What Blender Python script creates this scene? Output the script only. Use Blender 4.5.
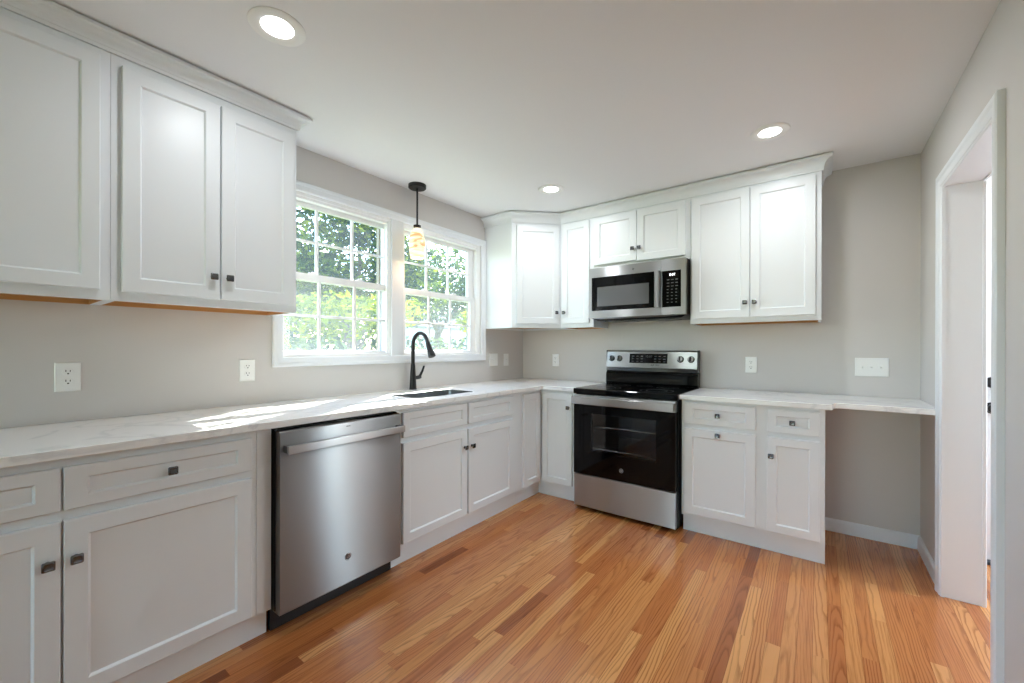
import bpy, bmesh, math, random
from mathutils import Vector, Matrix
random.seed(7)
S = bpy.context.scene
C = S.collection
PI = math.pi
for o in list(bpy.data.objects):
    bpy.data.objects.remove(o)

# ---------------------------------------------------------------- camera, light, exposure
W, H = 2.965, 2.413                       # room width (x) and ceiling height; back wall at y=0, left wall at x=0
cam = bpy.data.cameras.new('camera'); camo = bpy.data.objects.new('camera', cam); C.objects.link(camo)
cam.sensor_width = 36.0; cam.sensor_fit = 'HORIZONTAL'
cam.lens = 410.72 / 1024 * 36
cam.shift_y = 7.03 / 1024
cam.clip_start = 0.05; cam.clip_end = 200
camo.matrix_world = (Matrix.Translation((2.4688, -3.4941, 1.2193)) @ Matrix.Rotation(0.6417, 4, 'Z')
                     @ Matrix.Rotation(PI/2 - 0.0004, 4, 'X') @ Matrix.Rotation(0.0019, 4, 'Z'))
S.camera = camo

S.view_settings.view_transform = 'Standard'; S.view_settings.look = 'None'
S.view_settings.gamma = 1.0; S.view_settings.use_curve_mapping = False
S.view_settings.exposure = 1.0

world = bpy.data.worlds.new('sky'); S.world = world; world.use_nodes = True
wn = world.node_tree.nodes; wl = world.node_tree.links
bg = wn['Background']
sky = wn.new('ShaderNodeTexSky'); sky.sky_type = 'NISHITA'; sky.sun_disc = False
sky.sun_elevation = math.radians(40); sky.sun_rotation = math.radians(-36.5); sky.dust_density = 0.4; sky.air_density = 1.0
hs = wn.new('ShaderNodeHueSaturation'); hs.inputs['Saturation'].default_value = 1.05
wl.new(sky.outputs[0], hs.inputs['Color']); wl.new(hs.outputs[0], bg.inputs['Color'])
bg.inputs['Strength'].default_value = 0.82

SUN_DIR = Vector((0.666, -1.0, -1.0)).normalized()
sun = bpy.data.lights.new('sun', 'SUN'); sun.energy = 12; sun.angle = math.radians(0.53); sun.color = (1.0, 0.95, 0.86)
suno = bpy.data.objects.new('sun', sun); C.objects.link(suno); suno.location = (-8, 11, 12)
suno.rotation_euler = SUN_DIR.to_track_quat('-Z', 'Y').to_euler()

DOWNLIGHT_W = 3.4
PENDANT_W = 0.8
HALL_FILL_W = 15.0

S.cycles.use_denoising = True
S.cycles.max_bounces = 10; S.cycles.diffuse_bounces = 6; S.cycles.glossy_bounces = 5
S.cycles.transparent_max_bounces = 16; S.cycles.transmission_bounces = 6
S.cycles.sample_clamp_indirect = 6.0; S.cycles.caustics_reflective = False; S.cycles.caustics_refractive = False

# ---------------------------------------------------------------- materials
def srgb(r, g, b):
    f = lambda c: (c/12.92 if c <= 0.04045 else ((c+0.055)/1.055)**2.4)
    return (f(r/255), f(g/255), f(b/255), 1.0)

def mat(name, col=(0.8, 0.8, 0.8, 1), rough=0.5, metal=0.0, spec=0.5, coat=0.0, coat_rough=0.1, emit=None, estr=0.0):
    m = bpy.data.materials.new(name); m.use_nodes = True
    b = m.node_tree.nodes['Principled BSDF']
    b.inputs['Base Color'].default_value = col
    b.inputs['Roughness'].default_value = rough
    b.inputs['Metallic'].default_value = metal
    b.inputs['Specular IOR Level'].default_value = spec
    b.inputs['Coat Weight'].default_value = coat
    b.inputs['Coat Roughness'].default_value = coat_rough
    if emit:
        b.inputs['Emission Color'].default_value = emit; b.inputs['Emission Strength'].default_value = estr
    return m

def nodes(m):
    t = m.node_tree
    return t, t.nodes, t.links, t.nodes['Principled BSDF']

def N(t, kind, **kw):
    n = t.nodes.new(kind)
    for k, v in kw.items():
        setattr(n, k, v)
    return n

def bump_noise(m, scale=200, strength=0.05, stretch=(1, 1, 1), detail=2, dist=0.002):
    t, n, l, b = nodes(m)
    tc = N(t, 'ShaderNodeTexCoord'); mp = N(t, 'ShaderNodeMapping'); mp.inputs['Scale'].default_value = stretch
    nz = N(t, 'ShaderNodeTexNoise'); nz.inputs['Scale'].default_value = scale; nz.inputs['Detail'].default_value = detail
    bp = N(t, 'ShaderNodeBump'); bp.inputs['Strength'].default_value = strength; bp.inputs['Distance'].default_value = dist
    l.new(tc.outputs['Object'], mp.inputs[0]); l.new(mp.outputs[0], nz.inputs['Vector'])
    l.new(nz.outputs['Fac'], bp.inputs['Height']); l.new(bp.outputs[0], b.inputs['Normal'])
    return m

M = {}
M['wall'] = bump_noise(mat('wall_paint', srgb(209, 205, 202), 0.62, spec=0.3), 260, 0.05)
M['ceil'] = bump_noise(mat('ceiling_paint', srgb(236, 236, 238), 0.8, spec=0.2), 200, 0.05)
M['cab'] = bump_noise(mat('cabinet_paint', srgb(230, 234, 237), 0.36, spec=0.4), 60, 0.02)
M['trim'] = mat('trim_paint', srgb(233, 236, 240), 0.34, spec=0.4)
M['hallwall'] = mat('hall_paint', srgb(235, 235, 233), 0.6)
M['vinyl'] = mat('window_vinyl', srgb(243, 243, 243), 0.35)
M['tan'] = mat('exterior_trim', srgb(150, 132, 106), 0.6)
M['knob'] = mat('pewter', srgb(104, 104, 106), 0.22, metal=0.9)
M['maple'] = mat('cabinet_underside_wood', srgb(196, 148, 92), 0.5)
M['black'] = mat('black_plastic', srgb(18, 18, 19), 0.35)
M['matteblack'] = mat('matte_black_metal', srgb(26, 25, 25), 0.38, metal=0.3)
M['blackglass'] = mat('black_glass', srgb(6, 6, 7), 0.05, spec=0.2)
M['cavity'] = mat('oven_enamel', srgb(92, 92, 95), 0.4)
M['chrome'] = mat('chrome', srgb(215, 215, 215), 0.15, metal=1.0)
M['plate'] = mat('white_plastic', srgb(240, 240, 238), 0.3)
M['slot'] = mat('dark_slot', srgb(40, 38, 36), 0.6)
M['digits'] = mat('clock_digits', srgb(235, 240, 245), 0.4, emit=(0.9, 0.95, 1, 1), estr=1.5)
M['legend'] = mat('grey_legend', srgb(98, 98, 100), 0.5)
M['ringprint'] = mat('burner_print', srgb(52, 52, 54), 0.4)
M['darkprint'] = mat('dark_print', srgb(45, 45, 48), 0.4)
M['badge'] = mat('badge_grey', srgb(92, 92, 95), 0.3, metal=0.7)
M['badgelight'] = mat('badge_letter', srgb(205, 205, 205), 0.3, metal=0.8)
M['lens'] = mat('lamp_lens', (1, 1, 1, 1), 0.5, emit=(1, 0.98, 0.95, 1), estr=5.0)
M['hallfill'] = mat('hall_fill_lens', (1, 1, 1, 1), 0.5, emit=(1, 0.98, 0.96, 1), estr=3.0)
M['lawn'] = bump_noise(mat('lawn', srgb(108, 128, 70), 0.9), 40, 0.4, dist=0.02)
M['bark'] = bump_noise(mat('bark', srgb(96, 84, 72), 0.9), 30, 0.5, (1, 1, 0.2), dist=0.02)
M['siding'] = mat('house_siding', srgb(206, 218, 226), 0.7)
M['shingle'] = bump_noise(mat('roof_shingle', srgb(120, 120, 124), 0.9), 60, 0.4)
M['threshold'] = mat('door_threshold', srgb(70, 72, 76), 0.5, metal=0.5)

def maple_grain(m):
    t, n, l, b = nodes(m)
    tc = N(t, 'ShaderNodeTexCoord'); mp = N(t, 'ShaderNodeMapping'); mp.inputs['Scale'].default_value = (2, 30, 30)
    nz = N(t, 'ShaderNodeTexNoise'); nz.inputs['Scale'].default_value = 2.5; nz.inputs['Detail'].default_value = 4
    cr = N(t, 'ShaderNodeValToRGB')
    cr.color_ramp.elements[0].color = srgb(172, 118, 64); cr.color_ramp.elements[1].color = srgb(214, 166, 108)
    l.new(tc.outputs['Object'], mp.inputs[0]); l.new(mp.outputs[0], nz.inputs['Vector']); l.new(nz.outputs['Fac'], cr.inputs[0])
    l.new(cr.outputs[0], b.inputs['Base Color'])
maple_grain(M['maple'])

def steel(name, col, rough, aniso=1.0, stretch=(1.5, 1.5, 900)):
    m = mat(name, col, rough, metal=1.0)
    t, n, l, b = nodes(m)
    b.inputs['Anisotropic'].default_value = aniso
    b.inputs['Anisotropic Rotation'].default_value = 0.25
    tg = N(t, 'ShaderNodeTangent', direction_type='RADIAL', axis='Z')
    l.new(tg.outputs[0], b.inputs['Tangent'])
    tc = N(t, 'ShaderNodeTexCoord'); mp = N(t, 'ShaderNodeMapping'); mp.inputs['Scale'].default_value = stretch
    nz = N(t, 'ShaderNodeTexNoise'); nz.inputs['Scale'].default_value = 1.0; nz.inputs['Detail'].default_value = 2
    mr = N(t, 'ShaderNodeMapRange'); mr.inputs['To Min'].default_value = rough-0.015; mr.inputs['To Max'].default_value = rough+0.02
    l.new(tc.outputs['Object'], mp.inputs[0]); l.new(mp.outputs[0], nz.inputs['Vector'])
    l.new(nz.outputs['Fac'], mr.inputs['Value']); l.new(mr.outputs[0], b.inputs['Roughness'])
    return m
M['steel'] = steel('brushed_steel', srgb(176, 177, 178), 0.3)
M['steeldark'] = steel('brushed_steel_dishwasher', srgb(150, 151, 152), 0.31)
M['sinksteel'] = mat('sink_steel', srgb(170, 172, 174), 0.3, metal=1.0)

def quartz():
    m = mat('white_quartz', srgb(238, 238, 237), 0.16, spec=0.5)
    t, n, l, b = nodes(m)
    tc = N(t, 'ShaderNodeTexCoord')
    n1 = N(t, 'ShaderNodeTexNoise'); n1.inputs['Scale'].default_value = 1.7; n1.inputs['Detail'].default_value = 6; n1.inputs['Distortion'].default_value = 1.2
    l.new(tc.outputs['Object'], n1.inputs['Vector'])
    a = N(t, 'ShaderNodeMath', operation='SUBTRACT'); a.inputs[1].default_value = 0.5
    ab = N(t, 'ShaderNodeMath', operation='ABSOLUTE')
    cr = N(t, 'ShaderNodeValToRGB')
    e = cr.color_ramp.elements
    e[0].position = 0.0; e[0].color = srgb(224, 225, 226); e[1].position = 0.018; e[1].color = srgb(240, 240, 239)
    l.new(n1.outputs['Fac'], a.inputs[0]); l.new(a.outputs[0], ab.inputs[0]); l.new(ab.outputs[0], cr.inputs[0])
    l.new(cr.outputs[0], b.inputs['Base Color'])
    return m
M['quartz'] = quartz()

def glass(name, tint=(1, 1, 1, 1), refl=0.06, haze=0.0):
    m = bpy.data.materials.new(name); m.use_nodes = True
    t = m.node_tree; t.nodes.clear()
    out = N(t, 'ShaderNodeOutputMaterial'); mx = N(t, 'ShaderNodeMixShader')
    tr = N(t, 'ShaderNodeBsdfTransparent'); gl = N(t, 'ShaderNodeBsdfGlossy'); gl.inputs['Roughness'].default_value = 0.02
    lw = N(t, 'ShaderNodeLayerWeight'); lw.inputs['Blend'].default_value = 0.5
    pw = N(t, 'ShaderNodeMath', operation='POWER'); pw.inputs[1].default_value = 5.0
    fr = N(t, 'ShaderNodeMath', operation='MULTIPLY_ADD'); fr.inputs[1].default_value = 0.95; fr.inputs[2].default_value = refl*0.5
    t.links.new(lw.outputs['Facing'], pw.inputs[0]); t.links.new(pw.outputs[0], fr.inputs[0])
    tr.inputs['Color'].default_value = tint
    t.links.new(fr.outputs[0], mx.inputs[0]); t.links.new(tr.outputs[0], mx.inputs[1]); t.links.new(gl.outputs[0], mx.inputs[2])
    if haze:
        dm = N(t, 'ShaderNodeMixShader'); dm.inputs[0].default_value = haze  # pale haze over the view, mixed into the pane's own shading
        dd = N(t, 'ShaderNodeBsdfTranslucent'); dd.inputs['Color'].default_value = srgb(205, 220, 232)
        t.links.new(mx.outputs[0], dm.inputs[1]); t.links.new(dd.outputs[0], dm.inputs[2]); t.links.new(dm.outputs[0], out.inputs[0])
    else:
        t.links.new(mx.outputs[0], out.inputs[0])
    return m
M['pane'] = glass('window_glass', (0.97, 0.99, 0.98, 1), haze=0.025)
M['ovenpane'] = glass('oven_window_glass', (0.72, 0.72, 0.73, 1))

def screen():
    m = bpy.data.materials.new('insect_screen'); m.use_nodes = True
    t = m.node_tree; t.nodes.clear()
    out = N(t, 'ShaderNodeOutputMaterial'); mx = N(t, 'ShaderNodeMixShader'); mx.inputs[0].default_value = 0.06
    tr = N(t, 'ShaderNodeBsdfTransparent')
    m2 = N(t, 'ShaderNodeMixShader'); m2.inputs[0].default_value = 0.5
    d = N(t, 'ShaderNodeBsdfDiffuse'); d.inputs['Color'].default_value = srgb(225, 225, 220)
    d2 = N(t, 'ShaderNodeBsdfTranslucent'); d2.inputs['Color'].default_value = srgb(225, 225, 220)
    L = t.links.new
    L(d.outputs[0], m2.inputs[1]); L(d2.outputs[0], m2.inputs[2]); L(tr.outputs[0], mx.inputs[1]); L(m2.outputs[0], mx.inputs[2]); L(mx.outputs[0], out.inputs[0])
    return m
M['screen'] = screen()

def shade_glass():
    m = mat('amber_swirl_glass', srgb(235, 215, 170), 0.25)
    t, n, l, b = nodes(m)
    tc = N(t, 'ShaderNodeTexCoord'); mp = N(t, 'ShaderNodeMapping'); mp.inputs['Scale'].default_value = (5, 5, 22); mp.inputs['Rotation'].default_value = (0.25, 0.15, 0)
    nz = N(t, 'ShaderNodeTexNoise'); nz.inputs['Scale'].default_value = 1.2; nz.inputs['Detail'].default_value = 3; nz.inputs['Distortion'].default_value = 1.5
    cr = N(t, 'ShaderNodeValToRGB'); e = cr.color_ramp.elements
    e[0].position = 0.36; e[0].color = srgb(216, 172, 116); e[1].position = 0.62; e[1].color = srgb(255, 246, 224)
    e2 = cr.color_ramp.elements.new(0.46); e2.color = srgb(245, 222, 176)
    l.new(tc.outputs['Object'], mp.inputs[0]); l.new(mp.outputs[0], nz.inputs['Vector']); l.new(nz.outputs['Fac'], cr.inputs[0])
    l.new(cr.outputs[0], b.inputs['Base Color']); l.new(cr.outputs[0], b.inputs['Emission Color'])
    b.inputs['Emission Strength'].default_value = 0.32
    return m
M['shade'] = shade_glass()

def leaf(name, c0, c1, c2):
    m = bpy.data.materials.new(name); m.use_nodes = True
    t = m.node_tree; t.nodes.clear(); L = t.links.new
    out = N(t, 'ShaderNodeOutputMaterial'); mx = N(t, 'ShaderNodeMixShader'); mx.inputs[0].default_value = 0.5
    at = N(t, 'ShaderNodeAttribute', attribute_name='rnd'); cr = N(t, 'ShaderNodeValToRGB'); e = cr.color_ramp.elements
    e[0].color = c0; e[1].color = c2; e1 = e.new(0.55); e1.color = c1
    d = N(t, 'ShaderNodeBsdfDiffuse'); tl = N(t, 'ShaderNodeBsdfTranslucent')
    L(at.outputs['Fac'], cr.inputs[0]); L(cr.outputs[0], d.inputs['Color']); L(cr.outputs[0], tl.inputs['Color'])
    L(d.outputs[0], mx.inputs[1]); L(tl.outputs[0], mx.inputs[2]); L(mx.outputs[0], out.inputs[0])
    return m
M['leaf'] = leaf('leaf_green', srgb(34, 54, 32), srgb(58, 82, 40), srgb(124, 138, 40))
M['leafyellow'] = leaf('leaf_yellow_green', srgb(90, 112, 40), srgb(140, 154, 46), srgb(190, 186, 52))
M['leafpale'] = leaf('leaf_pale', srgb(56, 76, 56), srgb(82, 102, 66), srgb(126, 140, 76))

def oak():
    m = mat('oak_strip_floor', srgb(196, 138, 88), 0.24, spec=0.5, coat=0.25, coat_rough=0.12)
    t, n, l, b = nodes(m); L = l.new
    uv = N(t, 'ShaderNodeUVMap', uv_map='plank'); sp = N(t, 'ShaderNodeSeparateXYZ'); L(uv.outputs[0], sp.inputs[0])
    at = N(t, 'ShaderNodeAttribute', attribute_name='rnd'); rs = N(t, 'ShaderNodeSeparateColor'); L(at.outputs['Color'], rs.inputs[0])
    def math_(op, a, b_=None, c=None):
        q = N(t, 'ShaderNodeMath', operation=op)
        for i, x in enumerate((a, b_, c)):
            if x is None: continue
            if isinstance(x, (int, float)): q.inputs[i].default_value = x
            else: L(x, q.inputs[i])
        return q.outputs[0]
    u, v = sp.outputs[0], sp.outputs[1]; r1, r2, r3 = rs.outputs[0], rs.outputs[1], rs.outputs[2]
    # grain: a flat-sawn cut through growth rings -> cathedral figures
    off = N(t, 'ShaderNodeCombineXYZ'); L(math_('MULTIPLY', r1, 37.0), off.inputs[2]); L(math_('MULTIPLY', r2, 11.0), off.inputs[1])
    base = N(t, 'ShaderNodeCombineXYZ'); L(math_('MULTIPLY', u, 8.0), base.inputs[0]); L(math_('MULTIPLY', v, 1.7), base.inputs[1])
    add = N(t, 'ShaderNodeVectorMath', operation='ADD'); L(off.outputs[0], add.inputs[0]); L(base.outputs[0], add.inputs[1])
    nz = N(t, 'ShaderNodeTexNoise'); nz.inputs['Scale'].default_value = 1.6; nz.inputs['Detail'].default_value = 3; L(add.outputs[0], nz.inputs['Vector'])
    warp = math_('MULTIPLY', math_('SUBTRACT', nz.outputs['Fac'], 0.5), 0.022)
    cx = math_('MULTIPLY', math_('SUBTRACT', r3, 0.5), 0.09)
    du = math_('SUBTRACT', math_('SUBTRACT', u, 0.026), cx)
    dz = math_('ADD', math_('MULTIPLY', v, math_('MULTIPLY', math_('SUBTRACT', r2, 0.5), 0.09)), math_('MULTIPLY', r1, 0.06))
    rad = math_('SQRT', math_('ADD', math_('MULTIPLY', du, du), math_('MULTIPLY', dz, dz)))
    saw = math_('FRACT', math_('MULTIPLY', math_('ADD', rad, warp), math_('MULTIPLY_ADD', r2, 60.0, 95.0)))
    ring01 = math_('SMOOTH_MIN', math_('MULTIPLY', saw, 2.2), math_('MULTIPLY', math_('SUBTRACT', 1.0, saw), 6.0), 0.3)
    ring01 = math_('MINIMUM', ring01, 1.0)
    sb = N(t, 'ShaderNodeCombineXYZ'); L(math_('MULTIPLY', u, 90.0), sb.inputs[0]); L(math_('MULTIPLY', v, 2.2), sb.inputs[1]); L(math_('MULTIPLY', r2, 70.0), sb.inputs[2])
    sn = N(t, 'ShaderNodeTexNoise'); sn.inputs['Scale'].default_value = 1.0; sn.inputs['Detail'].default_value = 2; L(sb.outputs[0], sn.inputs['Vector'])
    # fine pores
    pb = N(t, 'ShaderNodeCombineXYZ'); L(math_('MULTIPLY', u, 420.0), pb.inputs[0]); L(math_('MULTIPLY', v, 9.0), pb.inputs[1]); L(math_('MULTIPLY', r1, 50.0), pb.inputs[2])
    pn = N(t, 'ShaderNodeTexNoise'); pn.inputs['Scale'].default_value = 1.0; pn.inputs['Detail'].default_value = 2; L(pb.outputs[0], pn.inputs['Vector'])
    tone = N(t, 'ShaderNodeValToRGB'); e = tone.color_ramp.elements
    e[0].position = 0.0; e[0].color = srgb(118, 60, 30); e[1].position = 1.0; e[1].color = srgb(216, 155, 94)
    for p_, c_ in ((0.05, srgb(148, 84, 46)), (0.3, srgb(184, 114, 64)), (0.65, srgb(194, 126, 72))):
        q = e.new(p_); q.color = c_
    L(r1, tone.inputs[0])
    dark = N(t, 'ShaderNodeMix', data_type='RGBA', blend_type='MULTIPLY'); dark.inputs[0].default_value = 1.0
    gr = N(t, 'ShaderNodeValToRGB'); g = gr.color_ramp.elements
    g[0].position = 0.0; g[0].color = (0.48, 0.37, 0.28, 1); g[1].position = 0.66; g[1].color = (1.05, 1.05, 1.05, 1)
    g[0].position = 0.2
    wr = math_('MULTIPLY_ADD', math_('MULTIPLY', r3, r3), 0.40, 0.16)
    streak = math_('MULTIPLY_ADD', pn.outputs['Fac'], 0.55, math_('MULTIPLY', sn.outputs['Fac'], 0.5))
    mixg = math_('ADD', math_('MULTIPLY', wr, ring01), math_('MULTIPLY', math_('SUBTRACT', 1.05, wr), streak))
    L(mixg, gr.inputs[0])
    L(tone.outputs[0], dark.inputs[6]); L(gr.outputs[0], dark.inputs[7])
    # thin joints
    j = math_('MINIMUM', u, math_('SUBTRACT', 0.0525, u))
    jf = math_('LESS_THAN', j, 0.0007)
    fin = N(t, 'ShaderNodeMix', data_type='RGBA', blend_type='MULTIPLY'); L(jf, fin.inputs[0]); fin.inputs[7].default_value = (0.45, 0.36, 0.3, 1)
    L(dark.outputs[2], fin.inputs[6]); L(fin.outputs[2], b.inputs['Base Color'])
    bp = N(t, 'ShaderNodeBump'); bp.inputs['Strength'].default_value = 0.12; bp.inputs['Distance'].default_value = 0.001
    L(mixg, bp.inputs['Height']); L(bp.outputs[0], b.inputs['Normal'])
    return m
M['oak'] = oak()

# ---------------------------------------------------------------- mesh helpers
class MB:
    """Collects shapes into one mesh."""
    def __init__(s): s.bm = bmesh.new()
    def quad(s, *p): s.bm.faces.new([s.bm.verts.new(q) for q in p]); return s
    def box(s, a, b, bev=0.0, seg=2):
        x0, x1 = sorted((a[0], b[0])); y0, y1 = sorted((a[1], b[1])); z0, z1 = sorted((a[2], b[2]))
        v = [s.bm.verts.new(p) for p in ((x0,y0,z0),(x1,y0,z0),(x1,y1,z0),(x0,y1,z0),(x0,y0,z1),(x1,y0,z1),(x1,y1,z1),(x0,y1,z1))]
        fs = [s.bm.faces.new([v[i] for i in f]) for f in ((0,3,2,1),(4,5,6,7),(0,1,5,4),(1,2,6,5),(2,3,7,6),(3,0,4,7))]
        if bev > 0:
            es = list({e for f in fs for e in f.edges})
            bmesh.ops.bevel(s.bm, geom=es, offset=bev, segments=seg, profile=0.6, affect='EDGES', clamp_overlap=True)
        return s
    def loops(s, rings, cap0=True, cap1=True, closed=True):
        R = [[s.bm.verts.new(p) for p in r] for r in rings]
        n = len(R[0])
        for a, b in zip(R, R[1:]):
            for i in range(n if closed else n-1):
                j = (i+1) % n
                s.bm.faces.new((a[i], a[j], b[j], b[i]))
        if cap0: s.bm.faces.new(list(reversed(R[0])))
        if cap1: s.bm.faces.new(R[-1])
        return s
    def prism(s, poly, z0, z1):
        return s.loops([[(x, y, z0) for x, y in poly], [(x, y, z1) for x, y in poly]])
    def lathe(s, prof, c=(0,0,0), seg=32, axis='z', cap0=True, cap1=True):
        def P(r, h, a):
            x, y = r*math.cos(a), r*math.sin(a)
            if axis == 'z': return (c[0]+x, c[1]+y, c[2]+h)
            if axis == 'y': return (c[0]+x, c[1]-h, c[2]+y)      # h grows towards the front (-y)
            return (c[0]+h, c[1]+x, c[2]+y)
        return s.loops([[P(max(r, 1e-5), h, 2*PI*i/seg) for i in range(seg)] for r, h in prof], cap0, cap1)
    def tube(s, pts, rad, seg=12, caps=True):
        pts = [Vector(p) for p in pts]; n = len(pts)
        rads = rad if isinstance(rad, (list, tuple)) else [rad]*n
        rings = []; up = None
        for i, p in enumerate(pts):
            d = (pts[min(i+1, n-1)] - pts[max(i-1, 0)]).normalized()
            if up is None:
                up = d.orthogonal().normalized()
            up = (up - d*up.dot(d)).normalized(); side = d.cross(up)
            rings.append([p + (up*math.cos(2*PI*k/seg) + side*math.sin(2*PI*k/seg))*rads[i] for k in range(seg)])
        return s.loops(rings, caps, caps)
    def sweep(s, path, prof, to3, closed=False):
        """profile (out, up) swept along a 2-D path with mitred corners; out = right of the path direction"""
        P = [Vector(p) for p in path]; n = len(P); rings = []
        for i in range(n):
            if closed: a, b = P[i]-P[i-1], P[(i+1) % n]-P[i]
            else:
                a = P[i]-P[i-1] if i else P[1]-P[0]; b = P[i+1]-P[i] if i < n-1 else P[-1]-P[-2]
            a.normalize(); b.normalize()
            na, nb = Vector((a.y, -a.x)), Vector((b.y, -b.x))
            mvec = (na+nb); mvec = mvec / max(0.2, (1+na.dot(nb)))
            rings.append([to3(P[i] + mvec*o, u) for o, u in prof])
        if closed: rings.append(rings[0])
        return s.loops(rings, not closed, not closed)
    def build(s, name, m, parent=None, loc=None, smooth=False, rot=0):
        bmesh.ops.remove_doubles(s.bm, verts=s.bm.verts, dist=1e-6)
        bmesh.ops.recalc_face_normals(s.bm, faces=s.bm.faces)
        me = bpy.data.meshes.new(name); s.bm.to_mesh(me); s.bm.free()
        o = bpy.data.objects.new(name, me); C.objects.link(o)
        me.materials.append(M[m] if isinstance(m, str) else m)
        if smooth:
            for p in me.polygons: p.use_smooth = True
            try: me.set_sharp_from_angle(angle=math.radians(38))
            except Exception: pass
        if parent: o.parent = parent
        if loc: o.location = loc
        if rot: o.rotation_euler.z = rot
        return o

def tag(o, label, cat, group=None):
    o['label'] = label; o['category'] = cat
    if group: o['group'] = group
    return o
def thing(name, label, cat, loc=(0, 0, 0), rot=0, group=None):
    o = bpy.data.objects.new(name, None); C.objects.link(o)
    o.location = loc; o.rotation_euler = (0, 0, rot); o.empty_display_size = 0.1
    return tag(o, label, cat, group)
def struct(name, mb, m, parent=None, smooth=False):
    o = mb.build(name, m, parent, smooth=smooth)
    if not parent: o['kind'] = 'structure'
    return o

def text_mesh(name, body, size, m, parent, loc, rot=(PI/2, 0, 0), depth=0.0004, shear=0.0):
    cu = bpy.data.curves.new(name, 'FONT'); cu.body = body; cu.size = size; cu.extrude = depth
    cu.align_x = 'CENTER'; cu.align_y = 'CENTER'; cu.shear = shear; cu.resolution_u = 3
    tmp = bpy.data.objects.new(name + '_t', cu); C.objects.link(tmp)
    bpy.context.view_layer.update()
    me = bpy.data.meshes.new_from_object(tmp.evaluated_get(bpy.context.evaluated_depsgraph_get()))
    bpy.data.objects.remove(tmp)
    me.materials.clear(); me.materials.append(M[m]); me.name = name
    o = bpy.data.objects.new(name, me); C.objects.link(o)
    o.parent = parent; o.location = loc; o.rotation_euler = rot
    return o

# ---------------------------------------------------------------- room shell
def floor_planks():
    bm = bmesh.new(); uvl = bm.loops.layers.uv.new('plank');
    col = bm.loops.layers.float_color.new('rnd')
    rng = random.Random(5); w = 0.0525
    x = 0.35
    while x < 4.7:
        y = -7.0 - rng.random()*0.6
        while y < 0.15:
            ln = rng.choice((0.4, 0.55, 0.7, 0.85, 1.05, 1.3, 1.6))*(0.85+0.3*rng.random())
            y0, y1 = max(y, -7.0), min(y+ln, 0.12); y += ln
            if y1 - y0 < 0.01: continue
            t_ = rng.random()
            t_ = t_*0.16 if rng.random() < 0.07 else 0.24+0.74*t_
            r = (t_, rng.random(), rng.random(), 1)
            x1 = x+w
            f = bm.faces.new([bm.verts.new(p) for p in ((x,y0,0),(x1,y0,0),(x1,y1,0),(x,y1,0))])
            vo = rng.random()*2 - 1
            for lp, (a, b) in zip(f.loops, ((0,0),(w,0),(w,y1-y0),(0,y1-y0))):
                lp[uvl].uv = (a, b+vo); lp[col] = r
        x += w
    # slab underneath
    for p in (((0,-7,-0.004),(4.7,-7,-0.004),(4.7,0.12,-0.004),(0,0.12,-0.004)),):
        f = bm.faces.new([bm.verts.new(q) for q in p])
        for lp in f.loops: lp[uvl].uv = (0.02, 0.3); lp[col] = (0.1, 0.5, 0.5, 1)
    me = bpy.data.meshes.new('floor'); bm.to_mesh(me)
    bm.free()
    o = bpy.data.objects.new('floor', me); C.objects.link(o); me.materials.append(M['oak']); o['kind'] = 'structure'
    return o
floor_planks()
YR = -7.0                                   # rear wall, behind the camera
struct('ceiling', MB().box((-0.2, YR-0.2, H), (W+0.13, 0.2, H+0.12)), 'ceil')
WY0, WY1, WZ0, WZ1 = -2.44, -0.68, 1.16, 2.15
MUL0, MUL1 = -1.64, -1.555
wl_ = MB()
T = 0.11
wl_.box((-T, YR-0.2, 0), (0, WY0, H)).box((-T, WY1, 0), (0, 0.2, H)).box((-T, WY0, 0), (0, WY1, WZ0)).box((-T, WY0, WZ1), (0, WY1, H)).box((-T, MUL0, WZ0), (-0.002, MUL1, WZ1))
struct('wall_left', wl_, 'wall')
struct('wall_back', MB().box((0, 0, 0), (W+0.13, 0.2, H)), 'wall')
DY0, DY1, DZ = -1.35, -0.60, 2.02           # doorway in the right wall
WT = 0.125
struct('wall_right', MB().box((W, YR-0.2, 0), (W+WT, DY0-0.02, H)).box((W, DY1+0.02, 0), (W+WT, 0.0, H)).box((W, DY0-0.02, DZ+0.02), (W+WT, DY1+0.02, H)), 'wall')
# unseen rear wall; its wide window is added and sized as daylight fill
RX0, RX1, RZ0, RZ1 = 0.15, 2.05, 0.06, 2.15
rw = MB().box((-0.2, YR-0.2, 0), (RX0, YR, H)).box((RX1, YR-0.2, 0), (W+WT, YR, H)).box((RX0, YR-0.2, 0), (RX1, YR, RZ0)).box((RX0, YR-0.2, RZ1), (RX1, YR, H))
struct('wall_rear', rw, 'wall')
fill_win = struct('rear_fill_window', MB().box((RX0, YR-0.12, RZ0), (RX0+0.05, YR-0.02, RZ1)).box((RX1-0.05, YR-0.12, RZ0), (RX1, YR-0.02, RZ1))
       .box((RX0, YR-0.12, RZ0), (RX1, YR-0.02, RZ0+0.05)).box((RX0, YR-0.12, RZ1-0.05), (RX1, YR-0.02, RZ1)).box((1.075, YR-0.12, RZ0), (1.125, YR-0.02, RZ1)), 'vinyl')
MB().box((RX0+0.05, YR-0.075, RZ0+0.05), (1.075, YR-0.07, RZ1-0.05)).box((1.125, YR-0.075, RZ0+0.05), (RX1-0.05, YR-0.07, RZ1-0.05)).build('glass_pane', 'pane', fill_win)

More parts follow.
